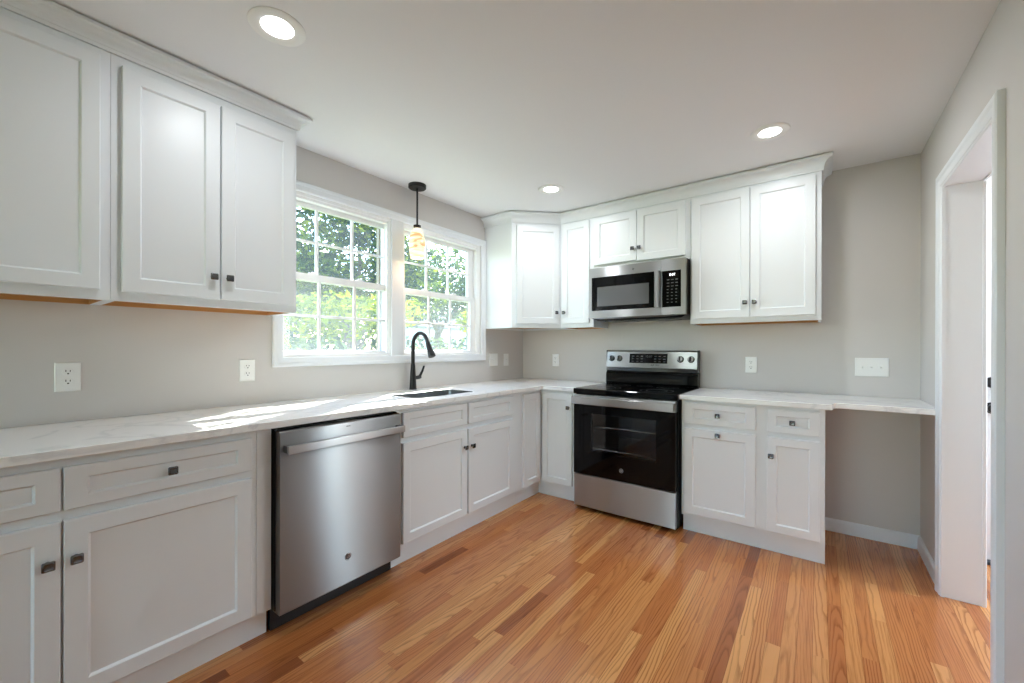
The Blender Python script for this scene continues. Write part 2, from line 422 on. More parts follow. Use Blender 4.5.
# hall beyond the doorway
HX1, HY0, HY1 = 4.6, -2.6, 0.05
HC = 2.40
GY0, GY1, GZ1 = -0.86, -0.06, 2.08
struct('wall_hall', MB().box((W+WT, HY1, 0), (HX1+0.1, HY1+0.1, HC)).box((HX1, HY0, 0), (HX1+0.1, GY0, HC)).box((HX1, GY1, 0), (HX1+0.1, HY1, HC)).box((HX1, GY0, GZ1), (HX1+0.1, GY1, HC)).box((W+WT, HY0-0.1, 0), (HX1+0.1, HY0, HC)), 'hallwall')
d2 = struct('added_glass_door', MB().box((HX1+0.02, GY0, 0.0), (HX1+0.065, GY0+0.09, GZ1)).box((HX1+0.02, GY1-0.09, 0.0), (HX1+0.065, GY1, GZ1)).box((HX1+0.02, GY0+0.09, 0.0), (HX1+0.065, GY1-0.09, 0.12)).box((HX1+0.02, GY0+0.09, GZ1-0.1), (HX1+0.065, GY1-0.09, GZ1)), 'trim')  # unseen glazed door, added for hall daylight and the dishwasher's bright streak
MB().box((HX1+0.04, GY0+0.09, 0.12), (HX1+0.046, GY1-0.09, GZ1-0.1)).build('glass_pane', 'pane', d2)
struct('ceiling_hall', MB().box((W+WT, HY0-0.1, HC), (HX1+0.1, HY1+0.1, HC+0.1)), 'ceil')

# baseboards
bbp = [(0, 0), (0.014, 0), (0.014, 0.066), (0.011, 0.074), (0.006, 0.080), (0, 0.083)]
to_floor = lambda p, u: (p.x, p.y, u)
struct('baseboard_back', MB().sweep([(2.5, 0), (W, 0)], bbp, to_floor), 'trim')
struct('baseboard_right', MB().sweep([(W, 0), (W, DY1+0.072)], bbp, to_floor).sweep([(W, DY0-0.072), (W, YR)], bbp, to_floor), 'trim')

# doorway: jamb lining and casing
jm = MB()
jm.box((W-0.004, DY1, 0), (W+WT+0.004, DY1+0.02, DZ+0.02)).box((W-0.004, DY0-0.02, 0), (W+WT+0.004, DY0, DZ+0.02)).box((W-0.004, DY0, DZ), (W+WT+0.004, DY1, DZ+0.02))
struct('trim_1', jm, 'trim')
casing = [(-0.006, 0), (-0.006, 0.011), (-0.002, 0.014), (0.004, 0.014), (0.008, 0.0175), (0.035, 0.0195), (0.046, 0.0235), (0.062, 0.0235), (0.068, 0.019), (0.068, 0)]
def door_casing(xw, sgn):
    # 2-D path in (y, z) seen from the room: out of the opening = right of path
    return MB().sweep([(DY1, 0), (DY1, DZ), (DY0, DZ), (DY0, 0)], [(o, u) for o, u in casing], lambda p, u: (xw + sgn*u, p.x, p.y))
struct('trim_2', door_casing(W, -1), 'trim')
struct('trim_3', door_casing(W+WT, 1), 'trim')

# hall door with black hardware
d1 = MB()
DX0, DX1, DT = 3.19, 3.99, 2.07
def panel_door(mb, x0, x1, z0, z1, y, t=0.04):
    mb.box((x0, y-t, z0), (x1, y, z1))
    return mb
door = struct('door_1', panel_door(MB(), DX0, DX1, 0.018, DT, 0.048, 0.03), 'trim')
for i, (za, zb) in enumerate(((0.2, 0.75), (0.95, 1.9))):
    for xa, xb in ((3.30, 3.55), (3.64, 3.88)):
        MB().loops([[(xa, 0.018, za), (xb, 0.018, za), (xb, 0.018, zb), (xa, 0.018, zb)],
                    [(xa+0.03, 0.012, za+0.03), (xb-0.03, 0.012, za+0.03), (xb-0.03, 0.012, zb-0.03), (xa+0.03, 0.012, zb-0.03)]]).build('raised_panel', 'trim', door)
for nm, zc in (('deadbolt', 1.03), ('door_knob', 0.885)):
    k = MB()
    if nm == 'deadbolt':
        k.lathe([(0.0, 0.0), (0.031, 0.0), (0.031, 0.01), (0.027, 0.018), (0.024, 0.02), (0.0, 0.02)], (3.258, 0.018, zc), 24, 'y')
        k.box((3.25, -0.014, zc-0.018), (3.266, 0.0, zc+0.018), 0.003)
    else:
        k.lathe([(0, 0), (0.032, 0), (0.032, 0.008), (0.013, 0.012), (0.012, 0.03), (0.024, 0.036), (0.029, 0.048), (0.026, 0.06), (0.012, 0.066), (0, 0.066)], (3.258, 0.018, zc), 24, 'y')
    k.build(nm, 'matteblack', door, smooth=True)
struct('trim_4', MB().sweep([(DX1+0.006, 0), (DX1+0.006, DT+0.008), (DX0-0.006, DT+0.008), (DX0-0.006, 0)], casing, lambda p, u: (p.x, HY1-u, p.y)), 'trim')
struct('trim_5', MB().box((DX0-0.01, HY1-0.075, 0.0), (DX1+0.01, HY1, 0.016), 0.004), 'threshold')

# ---------------------------------------------------------------- the double window over the sink
def window(name, y0, y1, g0, g1):
    """y0..y1 frame, g0..g1 glass of the sashes"""
    fr = MB()
    f = 0.022
    for a, b in (((-0.105, y0, WZ0), (0.0, y0+f, WZ1)), ((-0.105, y1-f, WZ0), (0.0, y1, WZ1)), ((-0.105, y0+f, WZ1-f), (0.0, y1-f, WZ1)), ((-0.105, y0+f, WZ0), (0.0, y1-f, WZ0+f))):
        fr.box(a, b)
    # inner stops
    for a, b in (((-0.03, y1-f-0.012, WZ0+f), (-0.008, y1-f, WZ1-f)), ((-0.03, y0+f, WZ0+f), (-0.008, y0+f+0.012, WZ1-f)), ((-0.05, y0+f, WZ1-f-0.016), (-0.008, y1-f, WZ1-f)), ((-0.06, y1-f-0.006, WZ0+f), (-0.054, y1-f, WZ1-f))):
        fr.box(a, b)
    root = struct(name, fr, 'vinyl')
    ya, yb = y0+f+0.002, y1-f-0.002
    def sash(nm, xc, z0, z1, gz0, gz1):
        s_ = MB(); h = 0.014
        s_.box((xc-h, ya, z0), (xc+h, g0, z1), 0.002).box((xc-h, g1, z0), (xc+h, yb, z1), 0.002)
        s_.box((xc-h, g0, z0), (xc+h, g1, gz0), 0.002).box((xc-h, g0, gz1), (xc+h, g1, z1), 0.002)
        so = s_.build(nm, 'vinyl', root)
        mu = MB(); dy = (g1-g0)/3
        for k in (1, 2):
            mu.box((xc-0.006, g0+dy*k-0.009, gz0), (xc+0.009, g0+dy*k+0.009, gz1), 0.003)
        zm = (gz0+gz1)/2
        mu.box((xc-0.006, g0, zm-0.008), (xc+0.0088, g1, zm+0.008), 0.003)
        mu.build('muntin_grid', 'vinyl', so)
        MB().box((xc-0.003, g0-0.004, gz0-0.004), (xc+0.001, g1+0.004, gz1+0.004)).build('glass_pane', 'pane', so)
        return so
    sash('upper_sash', -0.075, 1.632, WZ1-f-0.002, 1.672, 2.085)
    lo = sash('lower_sash', -0.044, WZ0+f+0.001, 1.674, 1.20, 1.632)
    lk = MB()
    yc = (g0+g1)/2
    for q in (yc-0.16, yc+0.16):
        lk.box((-0.056, q-0.025, 1.674), (-0.034, q+0.025, 1.682), 0.002).box((-0.052, q-0.008, 1.682), (-0.036, q+0.018, 1.690), 0.002)
    lk.build('sash_lock', 'vinyl', lo)
    # outside: half screen and tan brick mould
    sc = MB(); sx = -0.098
    sc.box((sx-0.004, ya, 1.19), (sx+0.004, ya+0.018, 1.66)).box((sx-0.004, yb-0.018, 1.19), (sx+0.004, yb, 1.66)).box((sx-0.004, ya+0.018, 1.19), (sx+0.004, yb-0.018, 1.205)).box((sx-0.004, ya+0.018, 1.645), (sx+0.004, yb-0.018, 1.66))
    sf = sc.build('screen_frame', 'vinyl', root)
    MB().box((sx-0.0005, ya+0.018, 1.205), (sx+0.0005, yb-0.018, 1.645)).build('screen_mesh', 'screen', sf)
    ex = MB()
    ex.box((-0.135, y1-0.034, WZ0), (-0.105, y1+0.05, WZ1)).box((-0.135, y0-0.05, WZ0), (-0.105, y0+0.014, WZ1)).box((-0.135, y0-0.05, WZ1-0.014), (-0.105, y1+0.05, WZ1+0.05)).box((-0.16, y0-0.05, WZ0-0.04), (-0.105, y1+0.05, WZ0))
    ex.build('exterior_frame', 'tan', root)
    return root
window('window_1', WY0, MUL0, -2.40, -1.667)
window('window_2', MUL1, WY1, -1.492, -0.775)
wcas = [(-0.002, 0), (-0.002, 0.012), (0.003, 0.016), (0.03, 0.017), (0.036, 0.021), (0.05, 0.021), (0.055, 0.016), (0.055, 0)]
CY0, CY1, CZ0, CZ1 = -2.395, -0.668, 1.165, 2.150
tr6 = MB().sweep([(CY0, CZ0), (CY1, CZ0), (CY1, CZ1), (CY0, CZ1)], wcas, lambda p, u: (u, p.x, p.y), closed=True)
tr6.box((-0.002, MUL0-0.008, CZ0), (0.012, MUL1+0.008, CZ1), 0.003)
struct('trim_6', tr6, 'trim')

# ---------------------------------------------------------------- cabinets
# every cabinet is modelled facing -y, x running to the right; the left wall's are turned by 90 degrees
def shaker(x0, x1, z0, z1, yf, rail=0.052, rz=None, t=0.02, rec=0.009, ch=0.0022):
    """one framed door or drawer front, its back against y=yf"""
    rz = rail if rz is None else rz
    yb, yt, yr = yf, yf-t, yf-t+rec
    R = lambda i, j, y: [(x0+i, y, z0+j), (x1-i, y, z0+j), (x1-i, y, z1-j), (x0+i, y, z1-j)]
    return MB().loops([R(0, 0, yb), R(0, 0, yt+ch), R(ch, ch, yt), R(rail, rz, yt), R(rail+0.002, rz+0.002, yt+0.0015),
                       R(rail+0.006, rz+0.006, yr-0.001), R(rail+0.007, rz+0.007, yr)])
def knob_mesh(x, z, yf):
    k = MB()
    k.lathe([(0.0, 0), (0.009, 0), (0.009, 0.002), (0.0055, 0.004), (0.0055, 0.016)], (x, yf, z), 16, 'y', True, False)
    sq = lambda h, y, c: [(x+a*h, y, z+b*h) for a, b in ((-1, -1+c), (-1+c, -1), (1-c, -1), (1, -1+c), (1, 1-c), (1-c, 1), (-1+c, 1), (-1, 1-c))]
    k.loops([sq(0.007, yf-0.0155, 0.3), sq(0.0125, yf-0.0175, 0.2), sq(0.0142, yf-0.0205, 0.18), sq(0.0142, yf-0.0235, 0.18),
             sq(0.0128, yf-0.0255, 0.2), sq(0.0095, yf-0.0262, 0.25), sq(0.0086, yf-0.0248, 0.25), sq(0.004, yf-0.0242, 0.3)])
    return k
def front(parent, kind, x0, x1, z0, z1, yf, knob=None, rail=0.052, rz=None):
    f = shaker(x0, x1, z0, z1, yf, rail, rz).build(kind, 'cab', parent)
    if knob: knob_mesh(knob[0], knob[1], yf-0.02).build('knob', 'knob', f, smooth=True)
    return f
def base_box(parent, w, frame=0.61, toe=0.57, zt=0.884, end=False, hollow=False):
    b = MB()
    b.box((0, -frame, 0.115), (w, -frame+0.019, zt))
    if hollow: b.box((0, -frame+0.019, 0.115), (0.018, -0.002, zt)).box((w-0.018, -frame+0.019, 0.115), (w, -0.002, zt)).box((0.018, -frame+0.019, 0.115), (w-0.018, -0.002, 0.133)).box((0.018, -0.014, 0.133), (w-0.018, -0.002, zt))
    else: b.box((0, -frame+0.019, 0.115), (w, -0.002, zt))
    b.build('cabinet_box', 'cab', parent)
    k = MB().box((0, -toe, 0.0), (w, -toe+0.016, 0.1148))
    if end: k.box((w-0.018, -toe+0.0162, 0.0), (w, -0.002, 0.1148))
    k.build('toe_kick', 'cab', parent)
def upper_box(parent, w, z0, z1, frame=0.305, ls=0.016, rs=0.016):
    b = MB()
    b.box((0, -frame, z0), (w, -frame+0.019, z1)).box((0, -frame+0.019, z0), (ls, -0.002, z1)).box((w-rs, -frame+0.019, z0), (w, -0.002, z1))
    b.box((ls, -0.014, z0+0.022), (w-rs, -0.002, z1)).box((ls, -frame+0.019, z1-0.014), (w-rs, -0.014, z1))
    b.build('cabinet_box', 'cab', parent)
    u = MB().box((ls, -frame+0.019, z0+0.020), (w-rs, -0.014, z0+0.034)).box((ls, -frame+0.019, z0+0.001), (ls+0.004, -0.002, z0+0.020)).box((w-rs-0.004, -frame+0.019, z0+0.001), (w-rs, -0.002, z0+0.020))
    u.box((ls+0.004, -0.012, z0+0.001), (w-rs-0.004, -0.002, z0+0.020)).box((ls+0.004, -frame+0.0192, z0+0.001), (w-rs-0.004, -frame+0.023, z0+0.020))
    u.build('underside_panel', 'maple', parent)['label'] = 'unpainted honey wood underside'
L90 = PI/2

# --- base run along the left wall
t = thing('base_cabinet', 'white shaker base cabinet left of the dishwasher with two drawers and two wide doors', 'cabinet', (0, -3.90, 0), L90)
w = 3.90-2.712
base_box(t, w)
Y = lambda y: y+3.90
front(t, 'drawer', Y(-3.86), Y(-3.315), 0.722, 0.853, -0.61, (Y(-3.588), 0.787), 0.050, 0.036)
front(t, 'drawer', Y(-3.309), Y(-2.790), 0.722, 0.853, -0.61, (Y(-3.050), 0.787), 0.050, 0.036)
front(t, 'door', Y(-3.86), Y(-3.315), 0.128, 0.690, -0.61, (Y(-3.342), 0.572))
front(t, 'door', Y(-3.309), Y(-2.790), 0.128, 0.690, -0.61, (Y(-3.283), 0.572))
MB().box((Y(-2.768), -0.614, 0.115), (Y(-2.712), -0.6101, 0.884)).build('filler_strip', 'cab', t)

t = thing('sink_base_cabinet', 'white shaker base cabinet under the sink with two false drawer fronts and two doors', 'cabinet', (0, -2.072, 0), L90)
w = 2.072-0.899
base_box(t, w, hollow=True)
Y = lambda y: y+2.072
front(t, 'drawer_front', Y(-2.034), Y(-1.518), 0.722, 0.860, -0.61, None, 0.044, 0.036)
front(t, 'drawer_front', Y(-1.503), Y(-1.010), 0.722, 0.860, -0.61, None, 0.044, 0.036)
front(t, 'door', Y(-2.034), Y(-1.518), 0.132, 0.690, -0.61, (Y(-1.545), 0.577), 0.048)
front(t, 'door', Y(-1.503), Y(-1.010), 0.132, 0.690, -0.61, (Y(-1.476), 0.577), 0.048)

t = thing('corner_base_cabinet', 'white shaker base cabinet in the inside corner left of the range with two folding doors', 'cabinet', (0, 0, 0))
MB().prism([(0.002, -0.002), (0.002, -0.897), (0.61, -0.897), (0.61, -0.61), (0.947, -0.61), (0.947, -0.002)], 0.115, 0.884).build('cabinet_box', 'cab', t)
MB().prism([(0.554, -0.897), (0.57, -0.897), (0.57, -0.57), (0.947, -0.57), (0.947, -0.554), (0.554, -0.554)], 0, 0.115).build('toe_kick', 'cab', t)
f = shaker(0.638, 0.915, 0.130, 0.858, -0.61, 0.046).build('door', 'cab', t)
knob_mesh(0.887, 0.752, -0.63).build('knob', 'knob', f, smooth=True)
d = shaker(-0.873, -0.6385, 0.130, 0.858, -0.61, 0.046).build('door', 'cab', t); d.rotation_euler.z = L90

t = thing('base_cabinet', 'white shaker base cabinet right of the range with a wide and a narrow door', 'cabinet', (1.735, 0, 0))
base_box(t, 0.763, end=True)
X = lambda x: x-1.735
front(t, 'drawer', X(1.752), X(2.163), 0.727, 0.864, -0.61, (X(1.957), 0.794), 0.052, 0.036)
front(t, 'drawer', X(2.222), X(2.475), 0.727, 0.862, -0.61, (X(2.347), 0.793), 0.046, 0.036)
front(t, 'door', X(1.752), X(2.163), 0.135, 0.697, -0.61, (X(1.957), 0.671))
front(t, 'door', X(2.222), X(2.475), 0.137, 0.697, -0.61, (X(2.243), 0.588), 0.046)

# --- wall cabinets
UZ0, UZ1 = 1.40, 2.347
t = thing('wall_cabinet', 'white shaker wall cabinet cut by the left edge of the picture, over the double outlet', 'cabinet', (0, -3.70, 0), L90)
upper_box(t, 3.70-3.157, UZ0, UZ1)
front(t, 'door', 0.03, 3.70-3.187, 1.437, 2.312, -0.305, (0.057, 1.53), 0.048)
t = thing('wall_cabinet', 'white two-door shaker wall cabinet beside the left end of the window', 'cabinet', (0, -3.156, 0), L90)
upper_box(t, 0.694, UZ0, UZ1)
Y = lambda y: y+3.156
front(t, 'door', Y(-3.127), Y(-2.805), 1.437, 2.305, -0.305, (Y(-2.832), 1.532), 0.052)
front(t, 'door', Y(-2.799), Y(-2.481), 1.437, 2.305, -0.305, (Y(-2.772), 1.532), 0.052)

BZ1 = 2.337
t = thing('corner_wall_cabinet', 'white diagonal shaker wall cabinet in the corner right of the window', 'cabinet')
fp = [(0.002, -0.002), (0.002, -0.615), (0.312, -0.615), (0.625, -0.302), (0.625, -0.002)]
ins = [(0.014, -0.014), (0.014, -0.599), (0.305, -0.599), (0.609, -0.295), (0.609, -0.014)]
b = MB()
b.prism(fp, UZ0+0.03, BZ1)
n5 = len(fp)
for i in range(n5):
    j = (i+1) % n5
    b.prism([fp[i], fp[j], ins[j], ins[i]], UZ0, UZ0+0.03)
b.build('cabinet_box', 'cab', t)
MB().prism([(x*0.998+0.0005, y*0.998-0.0005) for x, y in ins], UZ0+0.020, UZ0+0.0299).build('underside_panel', 'maple', t)['label'] = 'unpainted honey wood underside'
dl = 0.313*math.sqrt(2)
dd = shaker(0.042, dl-0.020, 1.437, 2.300, 0.0, 0.050).build('door', 'cab', t)
dd.location = (0.312, -0.615, 0); dd.rotation_euler.z = PI/4
knob_mesh(dl-0.046, 1.535, -0.02).build('knob', 'knob', dd, smooth=True)

t = thing('wall_cabinet', 'narrow single-door white shaker wall cabinet between the corner cabinet and the microwave', 'cabinet', (0.626, 0, 0))
X = lambda x: x-0.626
upper_box(t, 0.318, UZ0, BZ1)
front(t, 'door', X(0.652), X(0.910), 1.437, 2.308, -0.305, (X(0.677), 1.533), 0.048)
t = thing('wall_cabinet', 'short two-door white shaker wall cabinet above the microwave', 'cabinet', (0.945, 0, 0))
X = lambda x: x-0.945
upper_box(t, 0.769, 1.880, BZ1)
front(t, 'door', X(0.953), X(1.317), 1.915, 2.308, -0.305, (X(1.291), 2.008), 0.052)
front(t, 'door', X(1.321), X(1.684), 1.908, 2.308, -0.305, (X(1.345), 2.008), 0.052)
t = thing('wall_cabinet', 'tall two-door white shaker wall cabinet right of the microwave at the end of the row', 'cabinet', (1.715, 0, 0))
X = lambda x: x-1.715
upper_box(t, 0.766, UZ0, BZ1)
front(t, 'door', X(1.728), X(2.094), 1.434, 2.305, -0.305, (X(2.068), 1.532), 0.052)
front(t, 'door', X(2.098), X(2.452), 1.434, 2.305, -0.305, (X(2.124), 1.532), 0.052)

# --- crown mouldings
def crown(z0):
    z1 = H-0.007; h = z1-z0
    p = [(0.0, z0-0.006), (0.009, z0-0.006), (0.010, z0+0.003), (0.010, z0+0.006)]
    for k in range(7):
        a = k/6*PI/2
        p.append((0.012+0.034*(1-math.cos(a)), z0+0.008+(h-0.026)*math.sin(a)))
    p += [(0.050, z1-0.016), (0.055, z1-0.012), (0.055, z1), (0.0, z1)]
    return p
up = lambda p, u: (p.x, p.y, u)
tag(MB().sweep([(0.306, -3.70), (0.306, -2.461), (0.001, -2.461)], crown(2.347), up).build('crown_moulding', 'cab'),
    'white crown moulding over the wall cabinets left of the window', 'moulding')
tag(MB().sweep([(0.001, -0.616), (0.313, -0.616), (0.626, -0.306), (2.482, -0.306), (2.482, -0.001)], crown(2.330), up).build('crown_moulding', 'cab'),
    'long white crown moulding over the corner, microwave and right-hand wall cabinets', 'moulding')

# ---------------------------------------------------------------- countertops
CT0, CT1 = 0.884, 0.914
SX0, SX1, SY0, SY1 = 0.245, 0.52, -1.835, -1.315          # sink cut-out
def rounded(poly_pts, r, idx, seg=6):
    out = []
    n = len(poly_pts)
    for i, p in enumerate(poly_pts):
        if i not in idx: out.append(p); continue
        P, A, B = Vector(p), Vector(poly_pts[i-1]), Vector(poly_pts[(i+1) % n])
        a, b_ = (A-P).normalized(), (B-P).normalized()
        rr = idx[i] if isinstance(idx, dict) else r
        p0, p1 = P+a*rr, P+b_*rr
        for k in range(seg+1):
            s_ = k/seg
            q = p0*(1-s_)**2 + P*2*s_*(1-s_) + p1*s_*s_
            out.append((q.x, q.y))
    return out
def slab(name, poly, hole=None):
    bm = bmesh.new()
    def ring(pts): 
        vs = [bm.verts.new((x, y, CT1)) for x, y in pts]
        return [bm.edges.new((vs[i], vs[(i+1) % len(vs)])) for i in range(len(vs))]
    es = ring(poly)
    if hole: es += ring(hole)
    r = bmesh.ops.triangle_fill(bm, use_beauty=True, use_dissolve=False, edges=es)
    fs = [g for g in r['geom'] if isinstance(g, bmesh.types.BMFace)]
    ex = bmesh.ops.extrude_face_region(bm, geom=fs)
    for v in [g for g in ex['geom'] if isinstance(g, bmesh.types.BMVert)]: v.co.z = CT0
    bmesh.ops.recalc_face_normals(bm, faces=bm.faces)
    sharp = [e for e in bm.edges if len(e.link_faces) == 2 and e.link_faces[0].normal.angle(e.link_faces[1].normal) > 1.2 and abs(e.verts[0].co.z-e.verts[1].co.z) < 1e-6]
    bmesh.ops.bevel(bm, geom=sharp, offset=0.0025, segments=2, profile=0.5, affect='EDGES')
    mb = MB(); mb.bm.free(); mb.bm = bm
    return mb.build(name, 'quartz')
CF = 0.655
hole = rounded([(SX0, SY0), (SX1, SY0), (SX1, SY1), (SX0, SY1)], 0.03, {0: .04, 1: .04, 2: .04, 3: .04})
o = slab('countertop', rounded([(0.002, -0.002), (0.002, -3.93), (CF, -3.93), (CF, -CF), (0.945, -CF), (0.945, -0.002)], 0.02, {3: 0.02}), hole)
tag(o, 'long white quartz countertop along the window wall with the sink cut into it', 'countertop')
o = slab('countertop', rounded([(1.730, -0.002), (1.730, -CF), (2.531, -CF), (2.531, -0.585), (2.545, -0.545), (W-0.002, -0.545), (W-0.002, -0.002)], 0.02, {2: .025, 3: .018, 4: .012}))
tag(o, 'white quartz countertop right of the range, stepping back to an open desk ledge', 'countertop')

# ---------------------------------------------------------------- sink and faucet
t = thing('kitchen_sink', 'stainless undermount sink set in the countertop below the window', 'sink', ((SX0+SX1)/2, (SY0+SY1)/2, 0.66))
cx_, cy_, cz_ = t.location
def rr(inset, z, r):
    return [(x-cx_, y-cy_, z-cz_) for x, y in rounded([(SX0+inset, SY0+inset), (SX1-inset, SY0+inset), (SX1-inset, SY1-inset), (SX0+inset, SY1-inset)], r, {0: r, 1: r, 2: r, 3: r}, 6)]
MB().loops([rr(-0.02, 0.8835, 0.05), rr(0.0014, 0.8835, 0.04), rr(0.0014, 0.9125, 0.04), rr(0.0034, 0.9125, 0.039), rr(0.006, 0.72, 0.04), rr(0.018, 0.68, 0.05), rr(0.04, 0.672, 0.05)], False, True).build('basin', 'sinksteel', t, smooth=True)
MB().lathe([(0.0, 0.0), (0.042, 0.0), (0.045, 0.003), (0.038, 0.004), (0.030, 0.001), (0.0, 0.001)], (0, 0, 0.6725-cz_), 24).build('drain', 'chrome', t, smooth=True)

FX, FY = 0.062, -1.497
t = thing('kitchen_faucet', 'matte black gooseneck faucet standing behind the sink', 'faucet', (FX, FY, CT1))
MB().lathe([(0.0, 0.0), (0.0275, 0.0), (0.0275, 0.006), (0.0255, 0.01), (0.0235, 0.05), (0.020, 0.12), (0.0165, 0.175), (0.0150, 0.19), (0.0, 0.19)], (0, 0, 0), 28).build('body', 'matteblack', t, smooth=True)
pts = [(0, 0, 0.185), (0, 0, 0.25), (0, 0, 0.31)]
R_ = 0.080
for k in range(1, 15):
    a = k/14*math.radians(158)
    pts.append((R_*(1-math.cos(a)), 0, 0.325+R_*1.12*math.sin(a)))
MB().tube(pts, 0.0140, 16).build('spout', 'matteblack', t, smooth=True)
e1, e0 = Vector(pts[-1]), Vector(pts[-2]); dv = (e1-e0).normalized()
MB().tube([e1-dv*0.002, e1+dv*0.012, e1+dv*0.018, e1+dv*0.065, e1+dv*0.11, e1+dv*0.124, e1+dv*0.126], [0.0142, 0.0152, 0.0175, 0.0205, 0.0255, 0.0265, 0.022], 20).build('spray_head', 'matteblack', t, smooth=True)
h = MB(); hb = Vector((0.004, 0.015, 0.085))
h.tube([hb, hb+Vector((0.006, 0.035, 0.004)), hb+Vector((0.008, 0.048, 0.006))], [0.014, 0.0145, 0.012], 16)
h.tube([hb+Vector((0.006, 0.040, 0.008)), hb+Vector((0.016, 0.058, 0.05)), hb+Vector((0.022, 0.068, 0.088))], [0.0105, 0.0085, 0.0075], 12)
h.build('lever_handle', 'matteblack', t, smooth=True)

# ---------------------------------------------------------------- dishwasher
t = thing('dishwasher', 'stainless dishwasher with a full-width bar handle under the window counter', 'dishwasher', (0, -2.708, 0), L90)
Y = lambda y: y+2.708
MB().box((0.006, -0.60, 0.10), (Y(-2.078), -0.03, 0.872)).box((0.004, -0.628, 0.105), (0.012, -0.60, 0.872)).box((Y(-2.084), -0.628, 0.105), (Y(-2.078), -0.60, 0.872)).build('tub_body', 'black', t)
MB().box((0.006, -0.585, 0.004), (Y(-2.084), -0.56, 0.100)).build('kick_plate', 'black', t)
dw = MB()
xa, xb = Y(-2.700), Y(-2.086)
prof = [(-0.602, 0.097), (-0.664, 0.097), (-0.670, 0.103), (-0.670, 0.853), (-0.667, 0.864), (-0.661, 0.868), (-0.602, 0.868)]
nx = 12
bow = lambda u: 0.004*(1-(2*u-1)**2)          # the panel bows out slightly across its width
rings = []
for i in range(nx+1):
    u_ = i/nx
    rings.append([(xa+(xb-xa)*u_, y-(bow(u_) if y < -0.65 else 0), z) for y, z in prof])
dw.loops(rings)
door = dw.build('door', 'steeldark', t, smooth=True)
hd = MB()
hd.box((xa+0.010, -0.722, 0.778), (xb-0.008, -0.706, 0.812), 0.003)
hd.build('handle_bar', 'steel', door)
for ma, mb_ in ((xa+0.012, xa+0.034), (xb-0.032, xb-0.010)):
    MB().box((ma, -0.708, 0.780), (mb_, -0.668, 0.810), 0.003).build('handle_mount', 'badge', door)
xm = Y(-2.393)
def badge(parent, x, y, z, r, letter):
    b_ = MB().lathe([(0, 0), (r, 0), (r, 0.0015), (r*0.93, 0.0024), (0, 0.0024)], (x, y, z), 28, 'y').build('badge', 'badge', parent, smooth=True)
    MB().lathe([(r*0.80, 0.0022), (r*0.80, 0.0030), (r*0.88, 0.0030), (r*0.88, 0.0022)], (x, y, z), 28, 'y', False, False).build('badge_ring', 'badgelight', b_)
    text_mesh('monogram', letter, r*1.0, 'badgelight', b_, (x, y-0.0026, z), shear=0.25)
    return b_
badge(door, xm, -0.6735, 0.227, 0.0165, 'GE')
MB().box((xm-0.010, -0.6745, 0.846), (xm+0.002, -0.6735, 0.850)).box((xm+0.004, -0.6745, 0.846), (xm+0.010, -0.6735, 0.850)).build('indicator_mark', 'darkprint', door)

# ---------------------------------------------------------------- range
RX = 0.963
t = thing('kitchen_range', 'freestanding stainless electric range with black glass oven door', 'range', (RX, 0, 0))
RW = 0.757
r = MB()
r.box((0, -0.642, 0.02), (0.02, -0.02, 0.892)).box((RW-0.02, -0.642, 0.02), (RW, -0.02, 0.892)).box((0.02, -0.05, 0.02), (RW-0.02, -0.02, 0.892)).box((0.02, -0.642, 0.78), (RW-0.02, -0.05, 0.892)).box((0.02, -0.642, 0.02), (RW-0.02, -0.05, 0.30))
r.box((0.02, -0.642, 0.30), (0.10, -0.05, 0.78)).box((RW-0.10, -0.642, 0.30), (RW-0.02, -0.05, 0.78))
for fx in (0.05, RW-0.05):
    for fy in (-0.58, -0.10): r.lathe([(0.02, 0), (0.02, 0.02)], (fx, fy, 0), 12)
r.build('body', 'black', t)
cav = MB()
q0, q1, y0_, y1_, za, zb = 0.1005, RW-0.1005, -0.642, -0.0505, 0.3005, 0.7795
cav.quad((q0, y1_, za), (q1, y1_, za), (q1, y1_, zb), (q0, y1_, zb)).quad((q0, y0_, za), (q0, y1_, za), (q0, y1_, zb), (q0, y0_, zb)).quad((q1, y0_, za), (q1, y1_, za), (q1, y1_, zb), (q1, y0_, zb)).quad((q0, y0_, za), (q1, y0_, za), (q1, y1_, za), (q0, y1_, za)).quad((q0, y0_, zb), (q1, y0_, zb), (q1, y1_, zb), (q0, y1_, zb))
cav.build('oven_cavity', 'cavity', t)
for zr in (0.455, 0.625):
    k = MB()
    k.tube([(0.108, -0.60, zr), (RW-0.108, -0.60, zr)], 0.0035, 8)
    k.tube([(0.108, -0.09, zr), (RW-0.108, -0.09, zr)], 0.003, 8)
    for i in range(17):
        xx = 0.115+i*(RW-0.23)/16
        k.tube([(xx, -0.60, zr), (xx, -0.09, zr)], 0.0015, 6)
    k.build('oven_rack', 'chrome', t)
ct = MB()
ct.box((-0.008, -0.682, 0.876), (RW+0.008, -0.62, 0.916), 0.008, 3).box((-0.008, -0.64, 0.893), (RW+0.008, -0.085, 0.9165), 0.003)
top = ct.build('cooktop', 'blackglass', t)
for bx, by, br in ((0.19, -0.50, 0.105), (0.57, -0.50, 0.115), (0.19, -0.23, 0.08), (0.57, -0.23, 0.08), (0.38, -0.19, 0.06)):
    k = MB()
    for rad in (br, br*0.62):
        k.lathe([(rad-0.0015, 0.9166), (rad+0.0015, 0.9166), (rad+0.0015, 0.9169), (rad-0.0015, 0.9169)], (bx, by, 0), 40, 'z', False, False)
    k.build('burner_ring', 'ringprint', top)
